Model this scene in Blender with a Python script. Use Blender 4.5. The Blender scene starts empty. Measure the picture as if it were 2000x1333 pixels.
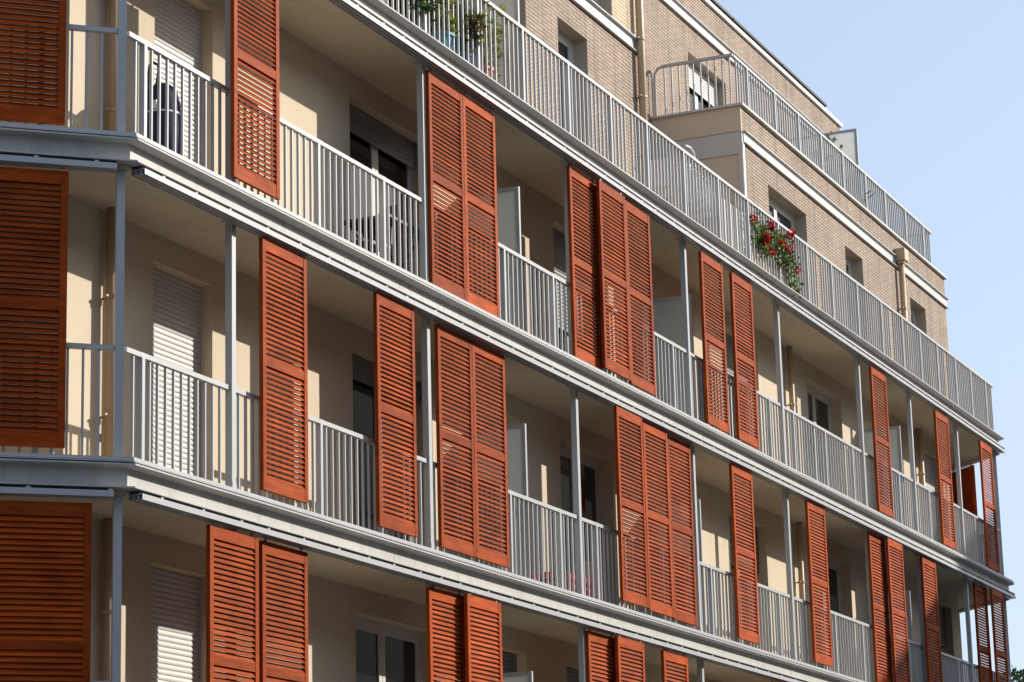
import bpy, math, random
from mathutils import Vector, Matrix
random.seed(7)
S = bpy.context.scene
COL = S.collection
R = math.radians

# ------------------------------------------------------------------ mesh helper
class MB:
    def __init__(s): s.v = []; s.f = []
    def face(s, pts):
        n = len(s.v); s.v += [tuple(p) for p in pts]; s.f.append(tuple(range(n, n + len(pts))))
        return s
    def box(s, x0, x1, y0, y1, z0, z1):
        n = len(s.v)
        s.v += [(x0,y0,z0),(x1,y0,z0),(x1,y1,z0),(x0,y1,z0),(x0,y0,z1),(x1,y0,z1),(x1,y1,z1),(x0,y1,z1)]
        for q in ((3,2,1,0),(4,5,6,7),(0,1,5,4),(1,2,6,5),(2,3,7,6),(3,0,4,7)): s.f.append(tuple(n+i for i in q))
        return s
    def prism(s, poly, z0, z1):                       # poly counter-clockwise in XY
        n = len(s.v); k = len(poly)
        s.v += [(x,y,z0) for x,y in poly] + [(x,y,z1) for x,y in poly]
        s.f.append(tuple(n+i for i in reversed(range(k)))); s.f.append(tuple(n+k+i for i in range(k)))
        for i in range(k): j = (i+1) % k; s.f.append((n+i, n+j, n+k+j, n+k+i))
        return s
    def extx(s, prof, x0, x1):                        # closed (y,z) profile extruded along x
        n = len(s.v); k = len(prof)
        s.v += [(x0,y,z) for y,z in prof] + [(x1,y,z) for y,z in prof]
        s.f.append(tuple(n+i for i in range(k))); s.f.append(tuple(n+k+i for i in reversed(range(k))))
        for i in range(k): j = (i+1) % k; s.f.append((n+i, n+k+i, n+k+j, n+j))
        return s
    def tube(s, pts, r, k=8, caps=True):
        pts = [Vector(p) for p in pts]; rs = r if isinstance(r, (list,tuple)) else [r]*len(pts)
        n = len(s.v); up = Vector((0.13,0.37,0.92))
        for i, p in enumerate(pts):
            d = (pts[min(i+1,len(pts)-1)] - pts[max(i-1,0)]).normalized()
            a = d.cross(up)
            if a.length < 1e-3: a = d.cross(Vector((1,0,0)))
            a.normalize(); b = d.cross(a)
            for j in range(k):
                t = 2*math.pi*j/k; q = p + (a*math.cos(t) + b*math.sin(t))*rs[i]; s.v.append(tuple(q))
        for i in range(len(pts)-1):
            for j in range(k):
                m = (j+1) % k; s.f.append((n+i*k+j, n+i*k+m, n+(i+1)*k+m, n+(i+1)*k+j))
        if caps:
            s.f.append(tuple(n+j for j in reversed(range(k)))); s.f.append(tuple(n+(len(pts)-1)*k+j for j in range(k)))
        return s
    def lathe(s, prof, c=(0,0,0), k=20):              # (r,z) profile about z
        n = len(s.v); m = len(prof)
        for r, z in prof:
            for j in range(k):
                t = 2*math.pi*j/k; s.v.append((c[0]+r*math.cos(t), c[1]+r*math.sin(t), c[2]+z))
        for i in range(m-1):
            for j in range(k):
                q = (j+1) % k; s.f.append((n+i*k+j, n+i*k+q, n+(i+1)*k+q, n+(i+1)*k+j))
        s.f.append(tuple(n+j for j in reversed(range(k)))); s.f.append(tuple(n+(m-1)*k+j for j in range(k)))
        return s
    def leaf(s, p, d, L, w, roll):                    # folded pointed leaf
        p = Vector(p); d = Vector(d).normalized()
        a = d.cross(Vector((0,0,1)))
        if a.length < 1e-3: a = Vector((1,0,0))
        a.normalize(); a = Matrix.Rotation(roll, 3, d) @ a; nn = d.cross(a)
        m = p + d*L*.45
        n = len(s.v)
        s.v += [tuple(p), tuple(m + a*w - nn*w*.3), tuple(p + d*L - nn*L*.12), tuple(m - a*w - nn*w*.3), tuple(m)]
        s.f += [(n,n+1,n+4),(n+1,n+2,n+4),(n,n+4,n+3),(n+4,n+2,n+3)]
        return s
    def mesh(s, name, mat):
        me = bpy.data.meshes.new(name); me.from_pydata(s.v, [], s.f); me.update()
        if mat is not None: me.materials.append(mat)
        return me

# ------------------------------------------------------------------ materials
def nt(name):
    m = bpy.data.materials.new(name); m.use_nodes = True; t = m.node_tree; t.nodes.clear()
    o = t.nodes.new('ShaderNodeOutputMaterial'); b = t.nodes.new('ShaderNodeBsdfPrincipled')
    t.links.new(b.outputs[0], o.inputs[0]); return m, t, b
def N(t, ty, **k):
    n = t.nodes.new(ty)
    for a, b in k.items(): setattr(n, a, b)
    return n
def ramp(t, src, c0, c1, p0=0., p1=1.):
    r = N(t, 'ShaderNodeValToRGB'); r.color_ramp.elements[0].position = p0; r.color_ramp.elements[1].position = p1
    r.color_ramp.elements[0].color = (*c0,1); r.color_ramp.elements[1].color = (*c1,1)
    t.links.new(src, r.inputs[0]); return r
def noisy(name, c, var=.12, scale=3., rough=.6, bump=0., bscale=80., metal=0., spec=.5, stretch=(1,1,1), objrand=0., detail=5.):
    m, t, b = nt(name)
    tc = N(t,'ShaderNodeTexCoord'); mp = N(t,'ShaderNodeMapping'); mp.inputs['Scale'].default_value = stretch
    t.links.new(tc.outputs['Object'], mp.inputs[0])
    nz = N(t,'ShaderNodeTexNoise'); nz.inputs['Scale'].default_value = scale; nz.inputs['Detail'].default_value = detail
    t.links.new(mp.outputs[0], nz.inputs['Vector'])
    lo = [x*(1-var) for x in c]; hi = [min(1,x*(1+var)) for x in c]
    r = ramp(t, nz.outputs['Fac'], lo, hi, .3, .7); src = r.outputs[0]
    if objrand:
        oi = N(t,'ShaderNodeObjectInfo'); mr = N(t,'ShaderNodeMapRange')
        mr.inputs[3].default_value = 1-objrand; mr.inputs[4].default_value = 1+objrand
        t.links.new(oi.outputs['Random'], mr.inputs[0])
        hs = N(t,'ShaderNodeHueSaturation'); t.links.new(mr.outputs[0], hs.inputs['Value']); t.links.new(src, hs.inputs['Color']); src = hs.outputs[0]
    t.links.new(src, b.inputs['Base Color'])
    b.inputs['Roughness'].default_value = rough; b.inputs['Metallic'].default_value = metal; b.inputs['Specular IOR Level'].default_value = spec
    if bump:
        n2 = N(t,'ShaderNodeTexNoise'); n2.inputs['Scale'].default_value = bscale; n2.inputs['Detail'].default_value = 4
        t.links.new(tc.outputs['Object'], n2.inputs['Vector'])
        bp = N(t,'ShaderNodeBump'); bp.inputs['Strength'].default_value = bump; bp.inputs['Distance'].default_value = .01
        t.links.new(n2.outputs['Fac'], bp.inputs['Height']); t.links.new(bp.outputs[0], b.inputs['Normal'])
    return m
def weathered(name, c, rough, var, bump, bscale=8., spec=.4):
    # base tone, broad patches, fine vertical run-off streaks and small speckles
    m, t, b = nt(name); tc = N(t,'ShaderNodeTexCoord')
    def nz(sc, stretch, det=5):
        mp = N(t,'ShaderNodeMapping'); mp.inputs['Scale'].default_value = stretch; t.links.new(tc.outputs['Object'], mp.inputs[0])
        n = N(t,'ShaderNodeTexNoise'); n.inputs['Scale'].default_value = sc; n.inputs['Detail'].default_value = det; t.links.new(mp.outputs[0], n.inputs['Vector']); return n.outputs['Fac']
    def mul(a, f):
        mx = N(t,'ShaderNodeMix', data_type='RGBA', blend_type='MULTIPLY'); mx.inputs[0].default_value = 1
        t.links.new(a, mx.inputs[6]); t.links.new(f, mx.inputs[7]); return mx.outputs[2]
    a = ramp(t, nz(.9,(1,1,1)), [x*(1-var*.6) for x in c], [min(1,x*(1+var*.6)) for x in c], .3, .7).outputs[0]
    st = ramp(t, nz(2.2,(5,5,.22),6), (1-var*1.7,1-var*1.9,1-var*2.1), (1,1,1), .28, .5).outputs[0]
    sp = ramp(t, nz(14,(1,1,1),3), (1-var*.7,)*3, (1,1,1), .25, .45).outputs[0]
    t.links.new(mul(mul(a,st),sp), b.inputs['Base Color']); b.inputs['Roughness'].default_value = rough; b.inputs['Specular IOR Level'].default_value = spec
    bp = N(t,'ShaderNodeBump'); bp.inputs['Strength'].default_value = bump; bp.inputs['Distance'].default_value = .01
    t.links.new(nz(bscale,(1,1,1),4), bp.inputs['Height']); t.links.new(bp.outputs[0], b.inputs['Normal']); return m
def wood_mat():
    m, t, b = nt('stained_wood')
    tc = N(t,'ShaderNodeTexCoord'); oi = N(t,'ShaderNodeObjectInfo')
    ad = N(t,'ShaderNodeVectorMath', operation='ADD'); sc = N(t,'ShaderNodeVectorMath', operation='SCALE'); sc.inputs['Scale'].default_value = 37.
    cb = N(t,'ShaderNodeCombineXYZ'); t.links.new(oi.outputs['Random'], cb.inputs[0]); t.links.new(oi.outputs['Random'], cb.inputs[2])
    t.links.new(cb.outputs[0], sc.inputs[0]); t.links.new(tc.outputs['Object'], ad.inputs[0]); t.links.new(sc.outputs[0], ad.inputs[1])
    mp = N(t,'ShaderNodeMapping'); mp.inputs['Scale'].default_value = (2.2,30,14); t.links.new(ad.outputs[0], mp.inputs[0])
    n1 = N(t,'ShaderNodeTexNoise'); n1.inputs['Scale'].default_value = 1.6; n1.inputs['Detail'].default_value = 7; n1.inputs['Roughness'].default_value = .65
    t.links.new(mp.outputs[0], n1.inputs['Vector'])
    n2 = N(t,'ShaderNodeTexNoise'); n2.inputs['Scale'].default_value = 1.7; n2.inputs['Detail'].default_value = 4
    t.links.new(ad.outputs[0], n2.inputs['Vector'])
    r1 = ramp(t, n1.outputs['Fac'], WOOD_LO, WOOD_HI, .3, .72)
    r2 = ramp(t, n2.outputs['Fac'], (.72,.66,.62), (1.12,1.1,1.1), .3, .7)
    mx = N(t,'ShaderNodeMix', data_type='RGBA', blend_type='MULTIPLY'); mx.inputs[0].default_value = 1
    t.links.new(r1.outputs[0], mx.inputs[6]); t.links.new(r2.outputs[0], mx.inputs[7])
    mr = N(t,'ShaderNodeMapRange'); mr.inputs[3].default_value = .74; mr.inputs[4].default_value = 1.12; t.links.new(oi.outputs['Random'], mr.inputs[0])
    gi = N(t,'ShaderNodeNewGeometry'); m2 = N(t,'ShaderNodeMapRange'); m2.inputs[3].default_value = .84; m2.inputs[4].default_value = 1.14; t.links.new(gi.outputs['Random Per Island'], m2.inputs[0])
    mv = N(t,'ShaderNodeMath', operation='MULTIPLY'); t.links.new(mr.outputs[0], mv.inputs[0]); t.links.new(m2.outputs[0], mv.inputs[1])
    hs = N(t,'ShaderNodeHueSaturation'); t.links.new(mv.outputs[0], hs.inputs['Value']); t.links.new(mx.outputs[2], hs.inputs['Color'])
    t.links.new(hs.outputs[0], b.inputs['Base Color']); b.inputs['Roughness'].default_value = .6; b.inputs['Specular IOR Level'].default_value = .08
    bp = N(t,'ShaderNodeBump'); bp.inputs['Strength'].default_value = .25; bp.inputs['Distance'].default_value = .004
    t.links.new(n1.outputs['Fac'], bp.inputs['Height']); t.links.new(bp.outputs[0], b.inputs['Normal'])
    return m
def brick_mat(name, c1, c2, mortar):
    m, t, b = nt(name)
    tc = N(t,'ShaderNodeTexCoord'); sx = N(t,'ShaderNodeSeparateXYZ'); t.links.new(tc.outputs['Object'], sx.inputs[0])
    ad = N(t,'ShaderNodeMath', operation='ADD'); t.links.new(sx.outputs[0], ad.inputs[0]); t.links.new(sx.outputs[1], ad.inputs[1])
    # slightly wavy hand-laid courses
    nw = N(t,'ShaderNodeTexNoise'); nw.inputs['Scale'].default_value = 5.; t.links.new(tc.outputs['Object'], nw.inputs['Vector'])
    wv = N(t,'ShaderNodeMath', operation='MULTIPLY_ADD'); wv.inputs[1].default_value = .012; t.links.new(nw.outputs['Fac'], wv.inputs[0]); t.links.new(sx.outputs[2], wv.inputs[2])
    cb = N(t,'ShaderNodeCombineXYZ'); t.links.new(ad.outputs[0], cb.inputs[0]); t.links.new(wv.outputs[0], cb.inputs[1])
    br = N(t,'ShaderNodeTexBrick'); br.offset = .5; br.squash = 1.0
    br.inputs['Scale'].default_value = 1.; br.inputs['Brick Width'].default_value = .29; br.inputs['Row Height'].default_value = .054
    br.inputs['Mortar Size'].default_value = .0065; br.inputs['Mortar Smooth'].default_value = .25; br.inputs['Bias'].default_value = 0.
    br.inputs['Color1'].default_value = (*c1,1); br.inputs['Color2'].default_value = (*c2,1); br.inputs['Mortar'].default_value = (*mortar,1)
    t.links.new(cb.outputs[0], br.inputs['Vector'])
    nz = N(t,'ShaderNodeTexNoise'); nz.inputs['Scale'].default_value = 1.3; nz.inputs['Detail'].default_value = 6; t.links.new(tc.outputs['Object'], nz.inputs['Vector'])
    r = ramp(t, nz.outputs['Fac'], (.84,.84,.84), (1.1,1.08,1.05), .3, .7)
    mx = N(t,'ShaderNodeMix', data_type='RGBA', blend_type='MULTIPLY'); mx.inputs[0].default_value = 1
    t.links.new(br.outputs['Color'], mx.inputs[6]); t.links.new(r.outputs[0], mx.inputs[7])
    ms_ = N(t,'ShaderNodeMapping'); ms_.inputs['Scale'].default_value = (3.5,3.5,.25); t.links.new(tc.outputs['Object'], ms_.inputs[0])
    ns_ = N(t,'ShaderNodeTexNoise'); ns_.inputs['Scale'].default_value = 1.6; ns_.inputs['Detail'].default_value = 6; t.links.new(ms_.outputs[0], ns_.inputs['Vector'])
    rs_ = ramp(t, ns_.outputs['Fac'], (.80,.79,.77), (1.04,1.04,1.04), .3, .52)
    m3_ = N(t,'ShaderNodeMix', data_type='RGBA', blend_type='MULTIPLY'); m3_.inputs[0].default_value = 1
    t.links.new(mx.outputs[2], m3_.inputs[6]); t.links.new(rs_.outputs[0], m3_.inputs[7]); t.links.new(m3_.outputs[2], b.inputs['Base Color'])
    b.inputs['Roughness'].default_value = .9; b.inputs['Specular IOR Level'].default_value = .2
    n3 = N(t,'ShaderNodeTexNoise'); n3.inputs['Scale'].default_value = 60; t.links.new(tc.outputs['Object'], n3.inputs['Vector'])
    sb = N(t,'ShaderNodeMath', operation='MULTIPLY_ADD'); sb.inputs[1].default_value = -1.; t.links.new(br.outputs['Fac'], sb.inputs[0])
    ms = N(t,'ShaderNodeMath', operation='MULTIPLY'); ms.inputs[1].default_value = .25; t.links.new(n3.outputs['Fac'], ms.inputs[0]); t.links.new(ms.outputs[0], sb.inputs[2])
    bp = N(t,'ShaderNodeBump'); bp.inputs['Strength'].default_value = .7; bp.inputs['Distance'].default_value = .012
    t.links.new(sb.outputs[0], bp.inputs['Height']); t.links.new(bp.outputs[0], b.inputs['Normal'])
    return m
def glass_mat():
    m, t, b = nt('window_glass'); b.inputs['Base Color'].default_value = (.012,.013,.015,1); b.inputs['Roughness'].default_value = .04
    b.inputs['Specular IOR Level'].default_value = .5; return m
def frosted_mat(name, c, tr=.45):
    m, t, b = nt(name); o = [n for n in t.nodes if n.type == 'OUTPUT_MATERIAL'][0]
    b.inputs['Base Color'].default_value = (*c,1); b.inputs['Roughness'].default_value = .3
    tl = N(t,'ShaderNodeBsdfTranslucent'); tl.inputs[0].default_value = (*c,1)
    mx = N(t,'ShaderNodeMixShader'); mx.inputs[0].default_value = tr
    t.links.new(b.outputs[0], mx.inputs[1]); t.links.new(tl.outputs[0], mx.inputs[2]); t.links.new(mx.outputs[0], o.inputs[0]); return m
def leaf_mat(name, lo, hi):
    m, t, b = nt(name); o = [n for n in t.nodes if n.type == 'OUTPUT_MATERIAL'][0]
    g = N(t,'ShaderNodeNewGeometry'); r = ramp(t, g.outputs['Random Per Island'], lo, hi)
    t.links.new(r.outputs[0], b.inputs['Base Color']); b.inputs['Roughness'].default_value = .5
    tl = N(t,'ShaderNodeBsdfTranslucent'); t.links.new(r.outputs[0], tl.inputs[0])
    mx = N(t,'ShaderNodeMixShader'); mx.inputs[0].default_value = .35
    t.links.new(b.outputs[0], mx.inputs[1]); t.links.new(tl.outputs[0], mx.inputs[2]); t.links.new(mx.outputs[0], o.inputs[0]); return m

WOOD_LO = (.245,.041,.006); WOOD_HI = (.47,.084,.011)
WOOD = wood_mat()
STEEL = noisy('painted_steel', (.40,.412,.42), .06, 2.2, .42, .05, 30)
BEAM = weathered('painted_beam', (.435,.43,.41), .55, .1, .06)
TRACK = noisy('aluminium_track', (.41,.415,.42), .05, 4, .35)
DARK = noisy('gap_shade_and_flashing', (.02,.02,.02), .2, 5, .7)  # near black: shade of the track gap, own colour of the flashing
CREAM = weathered('cream_render', (.62,.53,.40), .9, .028, .4, 130, .15)
SOFFIT = weathered('soffit_paint', (.58,.50,.38), .9, .05, .1, 60, .15)
CONC = noisy('concrete', (.36,.34,.31), .12, 2, .9, .2, 40)
REVEAL = noisy('reveal_render', (.40,.34,.27), .05, 2, .9, .2, 120)
PIPE = noisy('tan_pipe', (.50,.355,.215), .05, 2, .5)
PVC = noisy('white_frame', (.58,.58,.57), .03, 3, .35)
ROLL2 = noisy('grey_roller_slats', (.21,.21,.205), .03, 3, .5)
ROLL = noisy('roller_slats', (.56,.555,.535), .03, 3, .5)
CHANNEL = noisy('pale_channel', (.43,.43,.42), .05, 3, .5)
WHITE = noisy('white_paint', (.72,.72,.70), .03, 3, .45)
GLASS = glass_mat()
FROST = frosted_mat('frosted_glass', (.62,.64,.62), .35)
FROST2 = frosted_mat('sky_frosted_glass', (.8,.82,.82), .6)
BRICK = brick_mat('tan_brick', (.425,.345,.28), (.375,.298,.24), (.125,.09,.068))
PALE = brick_mat('pale_brick', (.66,.55,.40), (.60,.49,.35), (.30,.23,.16))
PANEL = noisy('beige_panel', (.60,.50,.385), .03, 1.2, .75)
GREYP = noisy('grey_panel', (.52,.51,.48), .03, 1.2, .5)
NAVY = noisy('navy_cloth', (.018,.018,.045), .25, 9, .8)
BLACK = noisy('black_plastic', (.012,.012,.013), .2, 9, .5)
RED = noisy('red_plastic', (.45,.015,.02), .15, 9, .4)
TURQ = noisy('turquoise_glaze', (.03,.28,.36), .15, 9, .25)
BLUEP = noisy('dark_blue_pot', (.02,.05,.12), .15, 9, .3)
LINEN = noisy('white_linen', (.78,.78,.80), .06, 12, .9)
PINE = noisy('pale_wood', (.55,.40,.24), .15, 6, .7, stretch=(1,1,6))
SOIL = noisy('soil', (.04,.028,.02), .3, 20, .95)
LEAF_D = leaf_mat('leaf_dark', (.015,.04,.012), (.06,.12,.03))
LEAF_M = leaf_mat('leaf_mid', (.03,.08,.015), (.14,.22,.04))
LEAF_Y = leaf_mat('leaf_yellow', (.12,.15,.02), (.42,.40,.06))
LEAF_R = leaf_mat('leaf_red', (.08,.02,.02), (.12,.16,.03))
PETAL = leaf_mat('red_petal', (.32,.008,.01), (.58,.022,.018))
STEM = noisy('stem', (.07,.08,.03), .3, 12, .8)
BARK = noisy('bark', (.07,.05,.035), .3, 8, .9)
PATT = noisy('patterned_fabric', (.30,.16,.13), .8, 28, .9, detail=1.)
ASPH = noisy('asphalt', (.05,.05,.05), .2, 6, .9, .3, 60)
PAVE = noisy('paving', (.25,.24,.22), .12, 3, .9, .2, 40)
GROUND = noisy('ground_soil', (.24,.22,.17), .2, .3, .95)

# ------------------------------------------------------------------ object helpers
WPOS = {}
def link(o): COL.objects.link(o)
def empty(name, loc, label=None, cat=None, group=None, rotz=0):
    o = bpy.data.objects.new(name, None); link(o); o.location = loc; o.rotation_euler = (0,0,rotz); o.empty_display_size = .2
    if label: o['label'] = label; o['category'] = cat
    if group: o['group'] = group
    WPOS[o.name] = Vector(loc); return o
def obj(name, mb, mat, parent=None, loc=(0,0,0), rotz=0.):
    me = mb if isinstance(mb, bpy.types.Mesh) else mb.mesh(name, mat)
    o = bpy.data.objects.new(name, me); link(o); o.location = loc; o.rotation_euler = (0,0,rotz)
    if parent: o.parent = parent
    return o
def smooth(o):
    for p in o.data.polygons: p.use_smooth = True
    return o
def tag(o, label, cat, group=None):
    o['label'] = label; o['category'] = cat
    if group: o['group'] = group
    return o
GZ = -8.75
ROOT0 = Vector((15, 7, GZ))
BLD = empty('apartment_building', ROOT0, 'apartment block with rust red louvred shutters, grey steel balconies and tan brick top floors', 'building')
XR = 30.85                                            # right-hand corner of the main facade
TH, TR = R(47), R(45)
FACE = {'main': ((0,0), 0.), 'left': ((0,0), -TH), 'right': ((XR,0), TR)}
def part(name, mb, mat, face='main', loc=(0,0,0), parent=None):
    (ox, oy), a = FACE[face]; c, s = math.cos(a), math.sin(a)
    w = Vector((ox + c*loc[0] - s*loc[1], oy + s*loc[0] + c*loc[1], loc[2]))
    return obj(name, mb, mat, parent or BLD, w - ROOT0, a)
def sub(name, mb, mat, parent): return obj(name, mb, mat, parent)

LEV = {'A': 2.8, 'B': 0., 'C': -2.8, 'D': -5.6}
W = .84                                               # balcony depth to the wall
tl, tr = math.tan(TH/2), math.tan(TR/2)
LEN_L, LEN_R = 9., 7.
def mitre(o):                                         # the facade line offset outwards by o: four plan points
    dl = (math.cos(TH), -math.sin(TH)); nl = (-math.sin(TH), -math.cos(TH))
    dr = (math.cos(TR), math.sin(TR)); nr = (math.sin(TR), -math.cos(TR))
    return [(-dl[0]*LEN_L + nl[0]*o, -dl[1]*LEN_L + nl[1]*o), (-o*tl, -o), (XR + o*tr, -o), (XR + dr[0]*LEN_R + nr[0]*o, dr[1]*LEN_R + nr[1]*o)]
def seg_pt(o, face, s):
    (ox, oy), a = FACE[face]; return (ox + math.cos(a)*s + math.sin(a)*o, oy + math.sin(a)*s - math.cos(a)*o)
def sweep(prof, cuts):
    """closed (o,z) profile along the three facades, split at main-facade x positions with 4 mm joints"""
    mb = MB(); k = len(prof)
    ring_at = lambda pts: [(x,y,z) for (x,y),(o,z) in zip(pts, prof)]
    def emit(rings):
        n = len(mb.v)
        for r in rings: mb.v.extend(r)
        for i in range(len(rings)-1):
            for j in range(k):
                m = (j+1) % k; mb.f.append((n+i*k+j, n+i*k+m, n+(i+1)*k+m, n+(i+1)*k+j))
        mb.f.append(tuple(n+j for j in reversed(range(k)))); mb.f.append(tuple(n+(len(rings)-1)*k+j for j in range(k)))
    M = [mitre(o) for o,z in prof]
    Rg = [ring_at([m[i] for m in M]) for i in range(4)]
    mid = lambda x: ring_at([(x, -o) for o,z in prof])
    if not cuts: emit(Rg); return mb
    emit([Rg[0], Rg[1]])
    emit([Rg[1], mid(cuts[0]-.002)])
    for a, b in zip(cuts, cuts[1:]): emit([mid(a+.002), mid(b-.002)])
    emit([mid(cuts[-1]+.002), Rg[2]]); emit([Rg[2], Rg[3]])
    return mb

# ------------------------------------------------------------------ slabs, edge beams, tracks
CH = [(.15,-.142),(.043,-.150),(.043,-.312),(.15,-.320),(.15,-.333),(.030,-.333),(.030,-.128),(.15,-.128)]
CUTS = {'A':[4.4,8.4,12.4,16.4,20.4,24.4,28.3], 'B':[3.9,7.9,9.9,13.9,17.9,21.9,25.9,28.9], 'C':[4.9,7.4,9.6,13.5,17.6,21.6,25.7,28.8], 'D':[5,10,15,20,25]}
def inner_poly():
    m = mitre(-(W+.35)); f = mitre(.026)            # slab body from just behind the beam web to behind the wall
    return [f[0], f[1], f[2], f[3], m[3], m[2], m[1], m[0]]
for L, z in LEV.items():
    sl = part('balcony_slab', MB().prism(inner_poly(), z-.36, z-.112), SOFFIT)
    eb = sub('edge_beam', sweep([(o, z+h) for o,h in CH], CUTS[L]), BEAM, sl); eb.location = (0,0,0)
    # parts are in world axes about the building base
    sl.location = -ROOT0
    if L != 'A':
        g = sweep([(.13,z-.10),(.13,z-.072),(.03,z-.072),(.03,z-.10)], []); g2 = sweep([(.142,z-.114),(.142,z-.106),(.02,z-.106),(.02,z-.114)], [])
        n = len(g.v); g.v += g2.v; g.f += [tuple(n+i for i in f) for f in g2.f]
        x = .3
        while x < XR:                                 # small clips between the two bars
            g.box(x, x+.05, -.136, -.06, z-.107, z-.099); x += random.choice((.55,.8,1.1))
        sub('guide_rail', g, STEEL, sl)
    t = MB(); t2 = MB()
    for face, s0, s1 in (('main', .05, XR+.1), ('left', -LEN_L, -.11), ('right', .15, LEN_R)):
        (ox, oy), a = FACE[face]; c, sn = math.cos(a), math.sin(a)
        m = MB(); d = MB()
        for k in range(3):
            y0 = -.148 + .047*k
            m.box(s0,s1,y0,y0+.004,z-.410,z-.360); m.box(s0,s1,y0+.036,y0+.040,z-.410,z-.360); m.box(s0,s1,y0+.004,y0+.036,z-.364,z-.360)
            m.box(s0,s1,y0+.004,y0+.012,z-.410,z-.406); m.box(s0,s1,y0+.028,y0+.036,z-.410,z-.406)
        d.box(s0,s1,-.15+.03,-.03,z-.3595,z-.335)  # dark strip standing in for shade in the gap above the track
        x = s0 + .3
        while x < s1: m.box(x,x+.035,-.146,-.11,z-.359,z-.345); x += random.uniform(.45,.7)
        for src, dst in ((m,t),(d,t2)):
            n = len(dst.v); dst.v += [(ox+c*p[0]-sn*p[1], oy+sn*p[0]+c*p[1], p[2]) for p in src.v]; dst.f += [tuple(n+i for i in f) for f in src.f]
    sub('shutter_track', t, TRACK, sl); sub('track_gap_shade', t2, DARK, sl)

# ------------------------------------------------------------------ posts
POSTX = [1.81, 5.86, 9.866, 13.84, 17.75, 21.81, 24.81, 27.91]
for L in ('B','C','D'):
    z = LEV[L]
    mb = MB().box(-.035,.035,0,.07,-.11,2.44).box(-.06,.06,-.01,.10,2.425,2.4385).box(-.034,.034,-.004,.0,-.07,.03)
    me = mb.mesh('post', STEEL)
    for x in POSTX: part('post', me, None, 'main', (x,0,z))
    part('post', me, None, 'left', (-.045,.012,z)); part('post', me, None, 'left', (-3.6,0,z)); part('post', me, None, 'left', (-7.2,0,z))
    part('post', me, None, 'right', (.06,.012,z)); part('post', me, None, 'right', (3.2,0,z)); part('post', me, None, 'right', (6.2,0,z))

# ------------------------------------------------------------------ louvred sliding shutters
SW, SH, ST = .85, 2.36, .040
def shutter_meshes():
    f = MB(); b = .062
    f.box(0,b,0,ST,0,SH); f.box(SW-b,SW,0,ST,0,SH)
    y0, y1 = .003, ST-.003
    zm = 1.155
    f.box(b,SW-b,y0,y1,0,.115); f.box(b,SW-b,y0,y1,SH-.115,SH); f.box(b,SW-b,y0,y1,zm,zm+.078)
    hw = [MB() for _ in range(4)]
    for i, x in enumerate((.09, SW-.09)): hw[i].box(x-.012,x+.012,.012,.028,SH-.002,SH+.05); hw[i+2].tube([(x,.02,-.07),(x,.02,.004)], .008, 6)
    lv = MB()
    th = R(58); half = .0310; tk = .004
    def slat(zc):
        yc = ST/2
        P = [(-half,-tk*.3),(-half+.004,-tk),(half-.004,-tk),(half,-tk*.3),(half,tk*.3),(half-.004,tk),(-half+.004,tk),(-half,tk*.3)]
        j = random.gauss(0,.02); cc, ss = math.cos(th+j), math.sin(th+j)
        lv.extx([(yc + u*cc - v*ss, zc + u*ss + v*cc) for u,v in P], b-.004, SW-b+.004)
    for z0, z1 in ((.115,zm),(zm+.078,SH-.115)):
        n = 21; p = (z1-z0)/n
        for i in range(n): slat(z0 + (i+.5)*p)
    return f.mesh('shutter_frame', WOOD), lv.mesh('louvres', WOOD), [h.mesh('hanger', STEEL) for h in hw]
SHM = [shutter_meshes() for _ in range(2)]
LANE = {0:-.138, 1:-.091, 2:-.044}
def shutter(face, x, lane, z):
    fm, lm, hm = random.choice(SHM)
    o = part('sliding_shutter', fm, None, face, (x, LANE[lane], z))
    sub('louvre_panel', lm, None, o); [sub('hanger' if i < 2 else 'guide_pin', h, None, o) for i, h in enumerate(hm)]
U = [(1.58,0),(5.89,2),(6.75,2),(9.76,2),(10.47,0),(11.44,1),(14.21,1),(15.45,1),(22.18,1),(26.08,1),(29.21,1)]
Mm = [(2.18,1),(4.49,1),(5.99,2),(6.85,2),(10.78,0),(11.77,1),(12.74,2),(15.07,1),(18.38,1),(21.68,2),(22.39,0),(24.60,1),(28.26,2),(29.12,0)]
Ll = [(1.24,1),(2.24,2),(5.67,2),(6.38,0),(9.88,2),(10.56,0),(12.19,1),(16.42,1),(19.3,1),(23.2,1),(26.6,1),(28.8,0)]
DZ = {'B':-.015, 'C':.012, 'D':.0}
for L, lst in (('B',U),('C',Mm),('D',Ll)):
    for x, lane in lst: shutter('main', x, lane, LEV[L]+DZ[L])
for L, xr in (('B',-.545),('C',-.507),('D',-.277)):
    shutter('left', xr-SW, 1, LEV[L]+DZ[L]-.02); shutter('left', xr-2*SW-.02, 0, LEV[L]+DZ[L]-.02)
for L in ('B','C'):
    for k in range(3): shutter('right', (1.0 if L == 'B' else 2.3)+.86*k, 1, LEV[L]-.01)  # past the first upper panel, unseen extras added to cut bounced light
shutter('right', 3.0, 1, LEV['D'])

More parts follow.
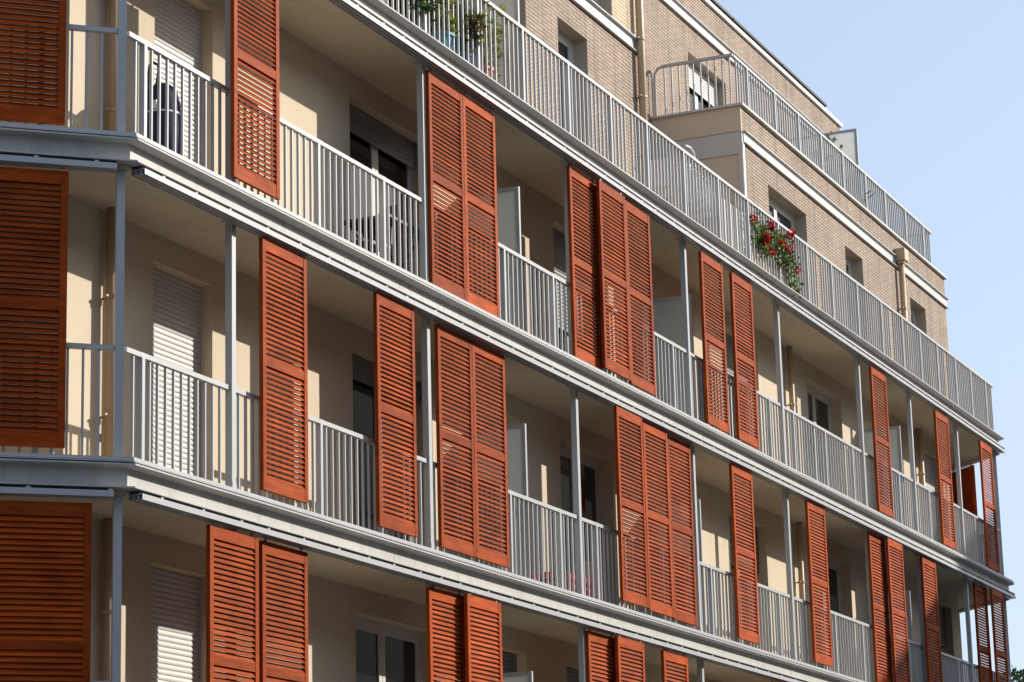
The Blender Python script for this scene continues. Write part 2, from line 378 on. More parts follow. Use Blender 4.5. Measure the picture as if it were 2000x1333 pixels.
# ------------------------------------------------------------------ railings
def railing(face, x0, x1, z, y=.05, top=.905, bot=-.068, stan=1.35, foot=None, pitch=.128, at=None):
    n = max(1, round((x1-x0)/pitch)); p = (x1-x0)/n
    ns = max(1, round((x1-x0)/stan)); ss = set(round((i+.5)*n/ns) for i in range(ns))
    if at: ss = set(round(n*a) for a in at)
    mb = MB(); L = x1-x0
    for i in range(1, n):
        x = i*p
        if i in ss: mb.box(x-.022,x+.022,-.028,.028,bot,top-.04)
        else: mb.box(x-.009,x+.009,-.0125,.0125,bot,top-.04)
    r = part('railing', mb, STEEL, face, (x0, y, z))
    h = MB().box(0,L,-.026,.026,top-.042,top)
    for i in ss: h.box(i*p-.05,i*p+.05,-.0275,.0275,top-.043,top+.0015)
    sub('handrail', h, STEEL, r)
    if foot: sub('bottom_rail', MB().box(0,L,-.02,.02,bot,bot+.03), STEEL, r)
    return r
for L in ('B','C','D'):
    z = LEV[L]; xs = [.03] + POSTX + [XR-.02]
    for k, (a, b) in enumerate(zip(xs, xs[1:])): railing('main', a+.036, b-.036, z, at=(.17,) if k == 0 else (.41,.78) if k == 1 else (.12,.5,.88) if b-a > 3.5 else (.3,.7))
    railing('left', -3.56, -.085, z); railing('left', -7.16, -3.64, z)
    railing('right', .1, 3.16, z); railing('right', 3.24, 6.16, z)
# roof terrace railing above slab A
z = LEV['A']; x = 0.
bays = [0,3.9,7.9,11.9,15.9,19.9,23.9,27.4,XR]
for a, b in zip(bays, bays[1:]): railing('main', a+.004, b-.004, z, y=.01, top=.915, bot=-.115, stan=1.3, pitch=.125)
railing('left', -4.2, -.02, z, y=.01, top=.915, bot=-.115); railing('right', .02, 3.4, z, y=.01, top=.915, bot=-.115)

# ------------------------------------------------------------------ walls with openings
def wall(name, mat, face, x0, x1, z0, z1, y, ops, thick=.24, rmat=None, lip=0.):
    xs = sorted(set([x0,x1] + [o[0] for o in ops] + [o[1] for o in ops])); zs = sorted(set([z0,z1] + [o[2] for o in ops] + [o[3] for o in ops]))
    inside = lambda cx, cz: any(o[0] < cx < o[1] and o[2] < cz < o[3] for o in ops)
    mb = MB(); rvs = []
    for i in range(len(xs)-1):
        for j in range(len(zs)-1):
            if not inside((xs[i]+xs[i+1])/2, (zs[j]+zs[j+1])/2):
                a,b,c,d = xs[i],xs[i+1],zs[j],zs[j+1]
                mb.face([(a,0,c),(b,0,c),(b,0,d),(a,0,d)]); mb.face([(a,thick,d),(b,thick,d),(b,thick,c),(a,thick,c)])
    t = thick
    mb.face([(x0,0,z0),(x0,0,z1),(x0,t,z1),(x0,t,z0)]); mb.face([(x1,0,z0),(x1,t,z0),(x1,t,z1),(x1,0,z1)]); mb.face([(x0,0,z1),(x1,0,z1),(x1,t,z1),(x0,t,z1)])
    for a,b,c,d in ops:
        rv = MB(); rvs.append(rv)
        rv.face([(a,0,c),(a,0,d),(a,t,d),(a,t,c)]); rv.face([(b,0,c),(b,t,c),(b,t,d),(b,0,d)])
        rv.face([(a,0,d),(b,0,d),(b,t,d),(a,t,d)]); rv.face([(a,0,c),(a,t,c),(b,t,c),(b,0,c)])
    o = part(name, mb, mat, face, (0, y, 0))
    for rv in rvs: sub('reveal', rv, rmat or mat, o)
    return o
def window(face, x0, x1, z0, z1, y, roll=0., leaves=None, depth=.17, frame=PVC, rmat=None):
    L, H = x1-x0, z1-z0; f = .055; g = .07
    fr = MB().box(0,f,0,.06,0,H).box(L-f,L,0,.06,0,H).box(f,L-f,0,.06,H-f,H).box(f,L-f,0,.06,0,f)
    leaves = leaves or (2 if L > 1.15 else 1); lw = (L-2*f)/leaves; pn = MB()
    for i in range(leaves):
        a, b = f+i*lw+.004, f+(i+1)*lw-.004
        fr.box(a,a+g,.012,.055,f,H-f); fr.box(b-g,b,.012,.055,f,H-f); fr.box(a+g,b-g,.012,.055,f,f+.09); fr.box(a+g,b-g,.012,.055,H-f-g,H-f)
        pn.box(a+g,b-g,.03,.038,f+.09,H-f-g)
    o = part('window', fr, frame, face, (x0, y+depth, z0))
    sub('pane', pn, GLASS, o)
    if roll > 0:
        r = MB(); hh = H*roll; n = max(2, round(hh/.05)); p = hh/n
        prof = []
        for i in range(n):
            zt = H - i*p
            prof += [(-.03,zt),(-.036,zt-p*.2),(-.038,zt-p*.5),(-.036,zt-p*.8),(-.030,zt-p*.92),(-.026,zt-p*.96)]
        prof += [(-.02,H-hh),(-.02,H)]
        r.extx([(yy,zz) for yy,zz in reversed(prof)], .05, L-.02)
        r.box(.05,L-.02,-.034,-.015,H-hh-.045,H-hh)
        r.box(0.012,.05,-.045,-.008,H-hh,H); r.box(L-.02,L-.002,-.045,-.008,H-hh,H)
        sub('roller_shutter', r, rmat or ROLL, o)
    return o
xl, xrr = W*tl, XR - W*tr
OPS = [(1.79,2.86),(5.75,7.66),(8.78,10.1),(11.3,13.05),(17.55,19.2),(21.66,23.5),(25.3,26.6),(28.4,29.9)]
ROLLS = {'B':[1.,.12,.2,.55,.3,0.,.4,1.], 'C':[1.,.10,0.,0.,.3,0.,.2,.3], 'D':[1.,0.,.15,.3,.5,.2,0.,.3]}
for L in ('B','C','D'):
    z = LEV[L]
    ops = [(a,b,z-.10,z+2.18) for a,b in OPS]
    wall('wall', CREAM, 'main', xl, xrr, z-.113, z+2.4405, W, ops)
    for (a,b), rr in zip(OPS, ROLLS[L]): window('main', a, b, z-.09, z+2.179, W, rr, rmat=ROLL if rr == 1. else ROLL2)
    wall('wall', CREAM, 'left', -LEN_L, -xl, z-.113, z+2.4405, W, [(-4.4,-3.0,z-.1,z+2.18)]); window('left', -4.4, -3.0, z-.09, z+2.179, W, .3)
    wall('wall', CREAM, 'right', W*tr, LEN_R, z-.113, z+2.4405, W, [])
# inner bulk behind the walls, ground floor included
def bulk(o, z0, z1): 
    m = mitre(-o); return MB().prism([m[0],m[1],m[2],m[3],(m[3][0]-2,16),(m[0][0]+2,16)], z0, z1)
b = part('wall', bulk(W+.24, -5.98, 2.44), CONC); b = part('wall', bulk(W-.5, GZ, -5.99), CREAM)
# ground-floor openings are below the picture: a plain plinth and shop doors seen only from the street
for x in (3,8,13,18,23,27): window('main', x, x+1.6, GZ+.05, GZ+2.2, W-.5-.24, .0, depth=.2)

# ------------------------------------------------------------------ top floors
A = LEV['A']; YB = .84; YD = 2.32; HEAD = A+2.23
# left block, storey five (tan brick, pale brick beyond the screen) and storey six (pale brick)
t_ops = [(9.3,10.62,A-.1,A+2.3),(11.66,12.66,A-.1,HEAD)]
wall('brick_wall', BRICK, 'main', 8.75, 14.6, A-.115, 5.40, YB, t_ops, .3, REVEAL)
for a,b,c,d in t_ops: window('main', a, b, c+.02, d-.001, YB, .0, 1, depth=.2)
wall('brick_wall', PALE, 'main', .37, 8.749, A-.115, 5.40, YB, [(2.2,3.4,A-.1,HEAD),(5.3,6.6,A-.1,HEAD)], .3, REVEAL)
for a,b in ((2.2,3.4),(5.3,6.6)): window('main', a, b, A-.08, HEAD-.001, YB, .3, depth=.2)
wall('brick_wall', PALE, 'main', .37, 14.6, 5.62, 8.95, YB, [(12.55,13.62,5.66,7.9),(9.2,10.4,5.66,7.9)], .3, REVEAL)
for a in (12.55,9.2): window('main', a, a+1.07 if a > 12 else a+1.2, 5.68, 7.899, YB, .0, depth=.2)
wall('brick_wall', PALE, 'left', -6., -.37, A-.115, 8.95, YB, [], .3)
part('brick_wall', MB().box(0,.3,.3,4.0,A-.115,8.95), BRICK, 'main', (14.30,YB,0))
# deep upper wall and recess
d_ops = [(20.8,22.66,5.62,7.7),(25.0,26.4,5.62,7.7)]
wall('brick_wall', BRICK, 'main', 14.61, 29.42, A-.115, 8.86, YD, d_ops, .3, REVEAL)
window('main', 20.8, 22.66, 5.64, 7.699, YD, .19, 2, depth=.2); window('main', 25.0, 26.4, 5.64, 7.699, YD, 0., depth=.2)
part('brick_wall', MB().box(0,.3,0,6,A-.115,8.86), BRICK, 'main', (29.12,YD+.3,0))
# front box with the terrace on top
XB0, XB1 = 18.98, 30.98
b_ops = [(20.15,22.1,A-.1,A+2.21),(24.26,25.3,A+.6,A+2.21),(28.34,29.41,A+.6,A+2.21)]
wall('brick_wall', BRICK, 'main', XB0+.05, XB1, A-.115, 5.39, YB, b_ops, .3, REVEAL)
for a,b,c,d in b_ops: window('main', a, b, c+.02, d-.001, YB, .0, 2 if b-a > 1.5 else 1, depth=.2)
wall('brick_wall', BRICK, 'main', XB0+.01, XB1, 5.56, 5.965, YB, [], .2)
part('brick_wall', MB().box(0,.3,.3,5,A-.115,5.96), BRICK, 'main', (XB1-.3,YB,0))
part('terrace_floor', MB().box(XB0+.06,XB1-.32,.22,YD-YB-.01,5.4,5.60), CONC, 'main', (0,YB,0))
# side of the box: beige parapet panel, grey frame, beige infill, white corner post
sp = part('side_panel', MB().box(-.04,.0,.0,YD-YB-.005,5.56,5.965), PANEL, 'main', (XB0,YB-.004,0))
sub('panel_frame', MB().box(-.03,.02,.0,YD-YB-.005,5.20,5.555).box(-.03,.02,.72,1.05,A-.1,5.20).box(-.045,.03,-.004,.06,A-.1,5.205), GREYP, sp)
sub('infill_panel', MB().box(-.012,.01,.06,.72,A-.1,5.2), PANEL, sp)
sub('side_wall', MB().box(.0,.05,1.05,YD-YB-.006,A-.1,5.2), BRICK, sp)
sub('corner_post', MB().box(-.03,.05,-.012,.0,A-.1,5.38), WHITE, sp)
# string courses (steel channels like the balcony edges)
def string(x0, x1, y, z, face='main'):
    prof = [(-.012,z),(-.05,z),(-.05,z+.010),(-.018,z+.016),(-.018,z+.172),(-.062,z+.184),(-.062,z+.2),(-.012,z+.2)]
    mb = MB(); x = x0
    while x < x1-.01: e = min(x1, x+3.7); mb.extx(list(reversed(prof)), x+.0025, e-.0025); x = e
    mb.box(x0,x1,-.011,.29,z+.005,z+.195)
    return part('string_course', mb, CHANNEL, face, (0,y,0))
string(.30, 14.6, YB, 5.405); string(XB0+.022, XB1+.06, YB, 5.375); string(14.62, 29.5, YD, 8.19)
string(-6, -.3, YB, 5.405, 'left')
# copings and roof edges
def coping(x0, x1, y0, y1, z, t=.035, mat=GREYP): return part('coping', MB().box(x0,x1,y0,y1,z,z+t), mat)
coping(XB0-.08, XB1+.06, YB-.06, YB+.24, 5.966); coping(XB0-.081, XB0+.12, YB+.241, YD-.004, 5.966)
rf = part('roof', MB().box(14.7,29.36,YD+.02,13,8.80,8.93), CONC)
ed = sub('roof_edge', MB().box(14.69,29.48,YD-.05,YD+.3,8.875,8.945), WHITE, rf)
e2 = MB(); x = 15.
while x < 26.3: e2.box(x, x+2.66, YD-.06, YD+.25, 9.0, 9.045); e2.box(x+1.2,x+1.3,YD,YD+.08,8.945,9.0); x += 2.7
sub('roof_flashing', e2, DARK, rf)
part('roof', MB().box(.5,14.55,YB+.05,13,8.85,9.0), CONC)
part('wall', MB().box(.6,14.28,YB+.32,13,A-.1,8.84), CONC); part('wall', MB().box(14.7,29.1,YD+.32,13,A-.1,8.79), CONC)
part('wall', MB().box(XB0+.36,XB1-.31,YB+.32,YD-.012,A-.1,5.39), CONC)
# upper terrace railings
def upper_rail():
    z = 6.0
    railing('main', XB0+.16, XB1-.25, z, y=YB+.15, top=.89, bot=-.0, stan=1.3, pitch=.125)
    mb = MB(); y0, y1 = YB+.13, YD-.02
    n = 11
    for i in range(n-1):
        y = (y0+.06)+(y1-y0-.12)*i/(n-1); mb.box(-.0115,.0115,y-.0105,y+.0105,0,.86)
    r = part('railing', mb, STEEL, 'main', (XB0+.11,0,z))
    pts = [(0,y0,.868),(0,y1-.14,.868),(0,y1-.07,.845),(0,y1-.02,.77),(0,y1-.012,.6),(0,y1-.012,.0)]
    h = MB(); 
    for a, b in zip(pts, pts[1:]):
        pass
    h.box(-.026,.026,y0,y1-.14,.848,.89); h.tube(pts[1:], .022, 8)
    sub('handrail', h, STEEL, r); sub('bottom_rail', MB().box(-.03,.03,y0,y1,0,.035), STEEL, r)
    mb = MB(); Y1 = YD+2.2
    k = 18
    for i in range(k): y = y0+.06+(Y1-y0-.12)*i/(k-1); mb.box(-.0115,.0115,y-.0105,y+.0105,0,.86)
    r = part('railing', mb, STEEL, 'main', (XB1-.22,0,z)); sub('handrail', MB().box(-.026,.026,y0,Y1,.848,.89), STEEL, r)
upper_rail()
# frosted screens between terraces and balconies
def screen(x, z, y0, y1, h, pane=FROST, fw=.045, z0=-.1):
    f = MB().box(-.02,.02,y0,y0+fw,z0,h).box(-.02,.02,y0+fw,y1,h-.04,h).box(-.02,.02,y0+fw,y1,z0+.1,z0+.14).box(-.02,.02,y1-.03,y1,z0+.14,h-.04)
    o = part('partition_screen', f, STEEL, 'main', (x,0,z))
    sub('screen_pane', MB().box(-.006,.006,y0+fw,y1-.03,z0+.14,h-.04), pane, o); return o
for L in ('B','C','D'):
    for x in (8.56, 14.28, 24.4): screen(x, LEV[L], .1, W-.004, 1.78)
screen(8.74, A, .12, YB-.004, 2.25, FROST)
s = screen(26.0, 5.62, 1.0, YD-.004, 2.03, FROST2); s['label'] = 'frosted glass screen on the upper terrace against the sky'
# down pipes
def pipe(x, y, z0, z1, r=.065, clamps=(), rr=None):
    m = MB().tube([(0,0,z0),(0,0,z1)], r, 14)
    o = smooth(part('downpipe', m, PIPE, 'main', (x,y,0)))
    for cz in clamps:
        c = MB(); c.lathe([(r+.002,-.018),(r+.012,-.018),(r+.012,.018),(r+.002,.018)], (0,0,cz), 14); c.box(-.01,.01,r,y and .1,cz-.008,cz+.008); c.box(-r-.05,-r,-.015,.015,cz-.01,cz+.01)
        sub('pipe_clamp', c, PIPE, o)
    return o
for L in ('B','C','D'):
    z = LEV[L]
    pipe(.945, W-.1, z-.11, z+2.44, .056, (z+.55,z+1.62)); pipe(20.55, W-.09, z-.11, z+2.44, .045, (z+.5,z+1.5)); pipe(28.05, W-.09, z-.11, z+2.44, .055, (z+.6,z+1.6))
pipe(14.47, YB-.08, A-.1, 8.9, .055, (3.9,4.75,5.6,6.45,7.3,8.1))
p = pipe(27.55, YB-.09, A-.1, 5.5, .055, (3.6,4.6))
sub('rainwater_hopper', MB().box(-.13,.13,-.11,.075,5.50,5.72).extx([(-.09,5.50),(-.06,5.44),(.05,5.44),(.06,5.50)], -.08, .08), PIPE, p)

# ------------------------------------------------------------------ belongings on the balconies
def foliage(mb, c, r, n, L=.05, w=.018, up=.3, flat=1.):
    for _ in range(n):
        while True:
            q = Vector((random.uniform(-1,1),random.uniform(-1,1),random.uniform(-1,1)))
            if q.length < 1: break
        p = Vector(c) + Vector((q.x*r[0],q.y*r[1],q.z*r[2]))
        d = (q + Vector((random.gauss(0,.5),random.gauss(0,.5),up+random.gauss(0,.4))))
        mb.leaf(p, d, L*random.uniform(.6,1.3), w*random.uniform(.7,1.3), random.uniform(-1.2,1.2))
FB = -.112                                            # balcony floor above each level line
# dark shopping trolley
t = empty('shopping_trolley', (1.12,.34,0+FB), 'dark navy two wheeled shopping trolley bag standing on the top left balcony', 'shopping trolley')
bag = MB().prism([(-.11,-.10),(.11,-.10),(.11,.10),(-.11,.10)], .12, .2)
bag.lathe([(.12,.14),(.175,.2),(.18,.45),(.17,.7),(.135,.84),(.07,.90)], (0,0,0), 14)
smooth(obj('bag', bag, NAVY, t)); obj('trim', MB().lathe([(.1755,.60),(.1785,.60),(.1785,.615),(.1755,.615)], (0,0,0), 14), WHITE, t)
obj('pocket_badge', MB().box(-.185,-.172,-.05,.0,.62,.70), WHITE, t)
obj('handle', MB().tube([(-.07,.13,.1),(-.07,.11,.95),(-.07,.09,1.08),(-.04,.08,1.12),(.05,.08,1.12),(.08,.09,1.08),(.08,.11,.95),(.08,.13,.1)], .014, 8), BLACK, t)
for sx in (-.14,.14): 
    w = MB(); w.tube([(sx-.015,.18,.08),(sx+.015,.18,.08)], .08, 16); obj('wheel', w, BLACK, t)
# folding table and chairs behind the railing
t = empty('folding_table', (5.72,.42,FB), 'small black folding table behind the railing of the balcony with the half lowered blind', 'table')
obj('table_top', MB().box(-.45,.45,-.28,.28,.70,.73), BLACK, t)
for sx in (-.36,.36): obj('leg', MB().tube([(sx,-.24,0),(sx,.24,.70)], .013, 6).tube([(sx,.24,0),(sx,-.24,.70)], .013, 6), BLACK, t)
def chair(x, y, z, label, mat, slats=False, rz=0., cat='chair', group=None):
    t = empty('garden_chair', (x,y,z), label, cat, group, rz)
    obj('seat', MB().prism([(-.22,-.2),(.22,-.2),(.2,.22),(-.2,.22)], .42, .455), mat, t)
    bk = MB()
    if slats:
        bk.box(-.22,-.19,.2,.23,.44,.86); bk.box(.19,.22,.2,.23,.44,.86); bk.box(-.19,.19,.2,.23,.82,.88); bk.box(-.19,.19,.2,.23,.6,.64)
        for i in range(5): bk.box(-.15+i*.07,-.125+i*.07,.205,.225,.46,.82)
    else:
        n = 8
        for i in range(n):
            a0, a1 = -1+2*i/n, -1+2*(i+1)/n
            f = lambda a: (.22*a, .2+.05*(1-a*a))
            (xa,ya),(xb,yb) = f(a0), f(a1)
            ht = lambda a: .86-.1*a*a
            bk.v += [(xa,ya,.46),(xb,yb,.46),(xb,yb+.02,ht(a1)),(xa,ya+.02,ht(a0)),(xa,ya+.025,.46),(xb,yb+.025,.46),(xb,yb+.045,ht(a1)),(xa,ya+.045,ht(a0))]
            m = len(bk.v)-8; bk.f += [(m,m+1,m+2,m+3),(m+7,m+6,m+5,m+4),(m+3,m+2,m+6,m+7),(m,m+4,m+5,m+1),(m,m+3,m+7,m+4),(m+1,m+5,m+6,m+2)]
    obj('backrest', bk, mat, t)
    for sx, sy in ((-.19,-.17),(.19,-.17),(-.18,.2),(.18,.2)):
        obj('leg', MB().tube([(sx*1.08,sy*1.1,0),(sx,sy,.43)], .014, 6), mat, t)
    return t
chair(5.35,.5,FB, 'black chair drawn up to the small folding table on the balcony', BLACK, rz=-1.9)
chair(22.9,.5,FB, 'pale slat backed garden chair behind the railing of the sunlit balcony', WHITE, True, rz=.3)
# red crate, boards
t = empty('plastic_crate', (10.1,.36,-2.8+FB), 'red openwork plastic crate behind the middle railing', 'crate')
cr = MB(); w, d, h = .45, .2, .36
for (x0,x1,y0,y1) in ((-w,w,-d,-d+.015),(-w,w,d-.015,d),(-w,-w+.015,-d+.015,d-.015),(w-.015,w,-d+.015,d-.015)):
    for zz0, zz1 in ((0,.05),(.12,.15),(.21,.24),(.30,h)): cr.box(x0,x1,y0,y1,zz0,zz1)
for i in range(9):
    x = -w+.02+i*(2*w-.06)/8; cr.box(x,x+.03,-d+.002,-d+.013,.05,.30); cr.box(x,x+.03,d-.013,d-.002,.05,.30)
cr.box(-w+.016,w-.016,-d+.016,d-.016,.0,.012); obj('basket', cr, RED, t); obj('contents', MB().box(-.38,-.05,-.14,.14,.02,.30).box(0,.36,-.13,.13,.02,.24), BLACK, t)
t = empty('wooden_board', (10.85,.30,-2.8+FB), 'pale wooden board leaning beside the red crate', 'board')
t2 = obj('plank', MB().prism([(-.12,-.02),(.12,-.02),(.12,.012),(-.12,.012)], 0, .62), PINE, t); obj('batten', MB().box(-.12,.12,-.04,-.021,.5,.56).box(-.12,.12,-.04,-.021,.1,.16), PINE, t)

# potted plants on the roof terrace
def pot(t, mat, r, h): 
    obj('pot', MB().lathe([(r*.68,0),(r*.95,h*.9),(r*1.05,h*.9),(r*1.05,h),(r*.92,h),(r*.88,h*.93)], (0,0,0), 18), mat, t)
    obj('soil', MB().lathe([(r*.86,h*.85),(r*.84,h*.90)], (0,0,0), 14), SOIL, t)
def stems(t, n, h0, h1, r, spread, mat=STEM, rad=.006):
    m = MB(); tips = []
    for i in range(n):
        a = random.uniform(0,6.28); b = random.uniform(.2,1)*spread; hh = random.uniform(h0*.8+h1*.2,h1)
        tip = (math.cos(a)*b, math.sin(a)*b*.6, hh); m.tube([(math.cos(a)*r*.3,math.sin(a)*r*.3,h0),(tip[0]*.5,tip[1]*.5,h0+(hh-h0)*.55),tip], [rad,rad*.8,rad*.5], 5); tips.append(tip)
    obj('stem', m, mat, t); return tips
FA = A-.112
def plant(x, y, label, potmat, pr, ph, leafmat, h, spread, n, L=.07, w=.022, ns=7, group='pot plants on the roof terrace', clump=.14, z=FA, petals=0):
    t = empty('potted_plant', (x,y,z), label, 'potted plant', group)
    pot(t, potmat, pr, ph); tips = stems(t, ns, ph*.9, h, pr, spread)
    m = MB()
    for tp in tips:
        foliage(m, tp, (clump,clump*.8,clump), n, L, w)
        for k in range(4):
            f = random.uniform(.3,.9); foliage(m, (tp[0]*f,tp[1]*f,ph+(tp[2]-ph)*f), (clump*.6,)*3, n//4, L, w)
    obj('foliage', m, leafmat, t)
    if petals:
        q = MB()
        for _ in range(petals):
            tp = random.choice(tips); f = random.uniform(.45,1.1); c = Vector((tp[0]*f+random.gauss(0,.05), tp[1]*f-.06, ph+(tp[2]-ph)*f+random.gauss(0,.05)))
            for k in range(14):
                d = Vector((random.gauss(0,1),random.gauss(0,1),random.gauss(0,1))); q.leaf(c+d.normalized()*.025, d, .035, .016, random.uniform(0,3))
        obj('flowers', q, PETAL, t)
    return t
plant(5.75,.28,'dark green bushy plant with long leaves behind the terrace railing, leftmost of the pot plants', BLACK, .18,.30, LEAF_D, 1.0,.5, 170, .14,.022, 14, clump=.2)
plant(6.62,.19,'yellow green plant in a glazed turquoise pot', TURQ, .19,.32, LEAF_Y, .72,.26, 100, .10,.034, 9, clump=.14)
plant(7.2,.18,'reddish green bushy plant in a dark blue pot', BLUEP, .15,.26, LEAF_R, .74,.24, 170, .10,.022, 9, clump=.15)
plant(7.85,.24,'tall straggly plant with yellowish leaves in a red pot', RED, .16,.32, LEAF_Y, 1.15,.5, 26, .10,.022, 11, clump=.15)
chair(5.15,.40,FA, 'white garden chair beside the dark bushy plant on the terrace', WHITE, rz=2.6)
# climbing geraniums
for i, (x, lab) in enumerate(((17.05,'red geranium in a pale wooden planter, the left of two'),(17.95,'red geranium trailing from a pale wooden planter, the right of two'))):
    t = empty('geranium_planter', (x,.24,FA), lab, 'flower planter', 'geranium planters on the terrace railing')
    pl = MB()
    for k in range(9): pl.box(-.45+k*.1,-.36+k*.1,-.16,-.14,0,.30+random.uniform(-.01,.03))
    pl.box(-.45,.44,.14,.16,0,.28).box(-.45,-.43,-.139,.139,0,.28).box(.42,.44,-.139,.139,0,.28); obj('planter_box', pl, PINE, t)
    obj('soil', MB().box(-.43,.42,-.138,.138,.02,.25), SOIL, t)
    tips = stems(t, 26, .25, 1.0, .3, .72); m = MB(); q = MB()
    # shoots push through the bars: most leaf heads sit at the railing line or just outside it
    heads = []
    for tp in tips:
        for k in range(2):
            f = random.uniform(.3,1.02); heads.append((tp[0]*f*1.05, random.uniform(-.31,-.05), .28+(min(tp[2],.88)-.28)*f))
    if i: heads += [(random.uniform(.15,.5), random.uniform(-.38,-.28), random.uniform(.08,.6)) for k in range(12)]
    for h_ in heads: foliage(m, h_, (.12,.06,.12), 13, .06,.03)
    for k in range(11):
        hh = random.choice(heads); c = Vector(hh) + Vector((random.gauss(0,.05), -.07, random.gauss(.03,.05)))
        q = MB()
        for j in range(30): d = Vector((random.gauss(0,1),random.gauss(0,1),random.gauss(0,1))).normalized(); q.leaf(c+d*.028, d, .045, .023, random.uniform(0,3))
        obj('flower_head', q, PETAL, t)
    obj('foliage', m, LEAF_M, t)
# clothes airer with washing
t = empty('clothes_airer', (14.55,.26,FA), 'white clothes airer hung with white washing behind the terrace railing', 'clothes airer')
fr = MB()
for sy in (-.2,.2):
    fr.tube([(-.85,sy,0),(-.75,sy,.9),(.75,sy,.9),(.85,sy,0)], .011, 6)
for k in range(7): fr.tube([(-.75+k*.25,-.2,.9),(-.75+k*.25,.2,.9)], .005, 5)
fr.tube([(.55,0,.9),(.56,0,1.25),(.52,0,1.34),(.40,0,1.38),(.2,0,1.36)], .016, 8); fr.tube([(.62,.1,.9),(.62,.1,1.22)], .013, 6)
obj('frame', fr, WHITE, t)
for k in range(8):
    x = -.74+k*.2; h = random.uniform(.28,.6); m = MB(); n = 7
    for i in range(n):
        y = lambda j: -.18+.36*j/n
        off = lambda j, b: .018*math.sin(j*1.9+k)*(1+b)
        m.face([(x+off(i,0),y(i),.9),(x+off(i+1,0),y(i+1),.9),(x+off(i+1,1)+.03,y(i+1),.9-h),(x+off(i,1)+.03,y(i),.9-h*1.04)])
        m.face([(x+off(i,0)-.012,y(i),.9),(x+off(i+1,0)-.012,y(i+1),.9),(x+off(i+1,1)-.03,y(i+1),.9-h*.8),(x+off(i,1)-.03,y(i),.9-h*.78)])
    obj('cloth', m, LINEN, t)
# perforated screen board tied behind the railing
t = empty('trellis_screen', (16.35,.10,FA), 'pale perforated screen panel behind the terrace railing, left of the geraniums', 'screen panel')
tr_ = MB()
for k in range(15): tr_.box(-.62+k*.085,-.575+k*.085,0,.012,.02,.84)
for k in range(11): tr_.box(-.62,.615,.0125,.022,.04+k*.076,.085+k*.076)
obj('lattice', tr_, GREYP, t)
# things on the upper terrace
FU = 5.60
plant(26.35,1.3,'glossy leaved plant beside the frosted screen on the upper terrace', BLACK,.2,.35, LEAF_M, 1.85,.42, 14, .17,.05, 7, group=None, z=FU, clump=.2)
t = empty('watering_can', (28.3,1.08,5.60+.40), 'small yellow green watering can behind the upper terrace railing', 'watering can')
obj('body', MB().lathe([(.11,0),(.12,.1),(.10,.22),(.07,.25)], (0,0,0), 16), LEAF_Y, t); obj('spout', MB().tube([(.1,0,.06),(.24,0,.24)], [.025,.014], 8), TURQ, t); obj('handle', MB().tube([(-.1,0,.06),(-.18,0,.16),(-.12,0,.27),(.03,0,.27)], .012, 6), TURQ, t)
t = chair(23.8,1.35,FU+.15, 'patterned reddish deck chair behind the upper terrace railing', PATT, rz=.2)

# ------------------------------------------------------------------ surroundings
def structure(name, mb, mat):
    o = obj(name, mb, mat); o['kind'] = 'structure'; return o
structure('ground', MB().box(-400,500,-400,500,GZ-.6,GZ-.16), GROUND)
structure('road', MB().box(-200,300,-15.5,-7,GZ-.3,GZ-.12), ASPH)
structure('pavement', MB().box(-200,300,-6.99,40,GZ-.3,GZ), PAVE)
structure('far_pavement', MB().box(-200,300,-30,-15.51,GZ-.3,GZ), PAVE)
# building across the street (outside the picture, its roof line throws the shade on the far right end)
nb = empty('neighbour_building', (47,-22,GZ), 'plain rendered block across the street', 'building')
nx, ny = .36/.997, .93/.997
p0 = (43.9,-15.); zt = 10.5
A_ = (p0[0]-34*nx, p0[1]-34*ny); B_ = (p0[0]+9*nx, p0[1]+9*ny); px, py = ny*16, -nx*16
poly = [A_, (A_[0]+px,A_[1]+py), (B_[0]+px,B_[1]+py), B_]
poly = [(x-47,y+22) for x,y in poly]
obj('wall', MB().prism(poly, 0, zt-GZ), CREAM, nb)
cop = [((x)*1.0,y) for x,y in poly]; obj('roof', MB().prism(cop, zt-GZ+.002, zt-GZ+.2), CONC, nb)
ob = empty('street_shade_block', (0,-28,GZ), 'unseen row of flats across the street, added to dim light into the balconies', 'building')  # out of view, added to shade the street and lower balcony fill light
obj('wall', MB().box(-70,38,-12,7.,0,15.6), REVEAL, ob); obj('roof', MB().box(-70.2,38.2,-12.2,7.2,15.602,15.8), GREYP, ob)
wm = MB().box(0,1.3,-.02,.04,0,1.5).mesh('window', GLASS)
for i in range(22):
    for j in range(5): obj('window', wm, None, ob, (-60+i*4.3, 7.0, 1.2+j*2.9))
# tree far behind on the right
def tree(x, y, z, h, r, label):
    t = empty('tree', (x,y,z), label, 'tree')
    tk = MB().tube([(0,0,0),(.1,.05,h*.35),(0,.1,h*.62),(.1,0,h*.9)], [.28,.2,.13,.04], 10); cr = MB()
    for k in range(16):
        a = random.uniform(0,6.28); zz = random.uniform(.4,.9)*h; rr = r*random.uniform(.4,.95)*math.sin(math.pi*min(.98,max(.15,(zz/h-.25)/.75)))
        c = (math.cos(a)*rr, math.sin(a)*rr, zz); tk.tube([(0,0.05,zz*.75),(c[0]*.6,c[1]*.6,zz*.93),c], [.06,.04,.015], 6)
        foliage(cr, c, (r*.42,r*.42,r*.34), 420, .22, .08)
    foliage(cr, (0,0,h*.92), (r*.3,r*.3,h*.1), 500, .22, .08)
    obj('trunk', tk, BARK, t); obj('crown', cr, LEAF_D, t); return t
tree(84., 10.9, GZ, 14.2, 3.0, 'dark leafy tree top at the bottom right corner beyond the block')

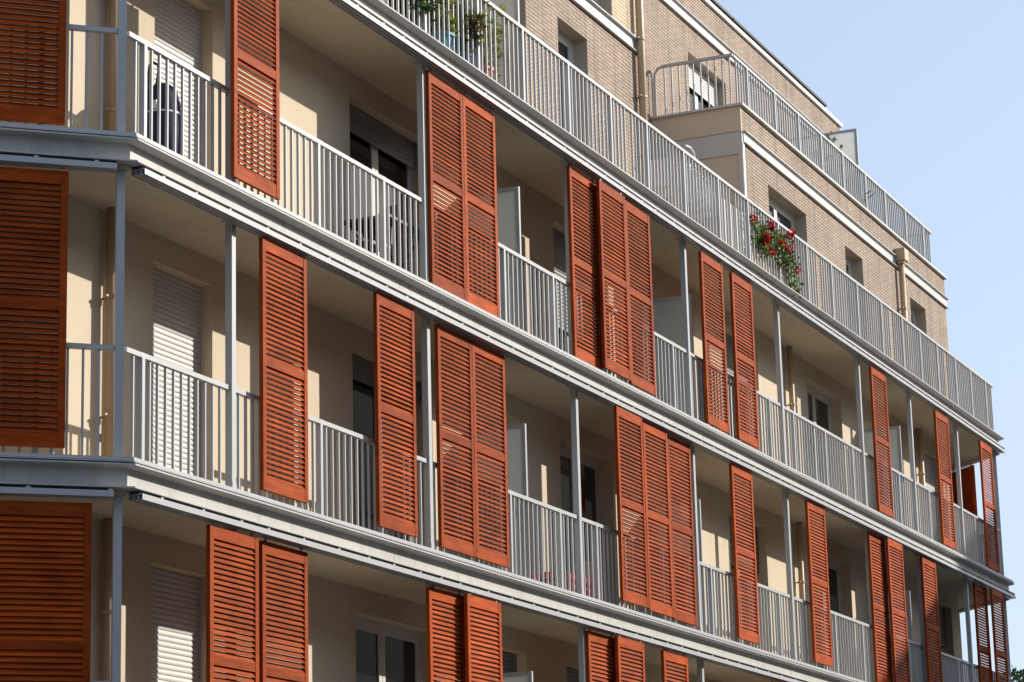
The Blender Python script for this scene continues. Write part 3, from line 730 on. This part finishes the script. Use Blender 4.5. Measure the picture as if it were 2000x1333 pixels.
# ------------------------------------------------------------------ light, sky, camera
sd = Vector((.98,-1.,.66)).normalized()
su = bpy.data.lights.new('sun', 'SUN'); su.energy = 4.1; su.angle = R(.5); su.color = (1.,.935,.84)
so = bpy.data.objects.new('sun', su); link(so); so.rotation_euler = sd.to_track_quat('Z','Y').to_euler()
wd = bpy.data.worlds.new('World'); S.world = wd; wd.use_nodes = True; t = wd.node_tree
sk = t.nodes.new('ShaderNodeTexSky'); sk.sky_type = 'NISHITA'; sk.sun_disc = False
sk.sun_elevation = math.asin(sd.z); sk.sun_rotation = math.atan2(sd.x, sd.y); sk.altitude = 0; sk.air_density = 1.; sk.dust_density = 2.2; sk.ozone_density = 1.
tc = t.nodes.new('ShaderNodeTexCoord'); mp = t.nodes.new('ShaderNodeMapping'); mp.inputs['Scale'].default_value = (2.,5.,9.); mp.inputs['Rotation'].default_value = (.25,.3,.2)
cn = t.nodes.new('ShaderNodeTexNoise'); cn.inputs['Scale'].default_value = 1.6; cn.inputs['Detail'].default_value = 7; cn.inputs['Roughness'].default_value = .6
t.links.new(tc.outputs['Generated'], mp.inputs[0]); t.links.new(mp.outputs[0], cn.inputs['Vector'])
cr = t.nodes.new('ShaderNodeMapRange'); cr.inputs[1].default_value = .52; cr.inputs[2].default_value = .85; cr.inputs[3].default_value = .62; cr.inputs[4].default_value = .70; t.links.new(cn.outputs['Fac'], cr.inputs[0])
mxs = t.nodes.new('ShaderNodeMix'); mxs.data_type = 'RGBA'; t.links.new(cr.outputs[0], mxs.inputs[0]); t.links.new(sk.outputs[0], mxs.inputs[6]); mxs.inputs[7].default_value = (2.85,3.45,4.5,1)
bg = t.nodes['Background']; t.links.new(mxs.outputs[2], bg.inputs[0]); bg.inputs[1].default_value = .15
cam = bpy.data.cameras.new('camera'); co = bpy.data.objects.new('camera', cam); link(co); S.camera = co
cam.sensor_width = 36; cam.lens = 5171.19/2000*36; cam.clip_start = .1; cam.clip_end = 2000
yaw, pit, rol = 1.15601559, .235990269, -.0263054550
f = Vector((math.sin(yaw)*math.cos(pit), math.cos(yaw)*math.cos(pit), math.sin(pit))); r = f.cross(Vector((0,0,1))).normalized(); u = r.cross(f)
r2 = r*math.cos(rol)+u*math.sin(rol); u2 = -r*math.sin(rol)+u*math.cos(rol)
M = Matrix((r2,u2,-f)).transposed().to_4x4(); M.translation = (-18.3632072,-11.6148664,-7.11652091); co.matrix_world = M
S.view_settings.view_transform = 'Standard'; S.view_settings.look = 'None'; S.view_settings.gamma = 1.; S.view_settings.exposure = .5
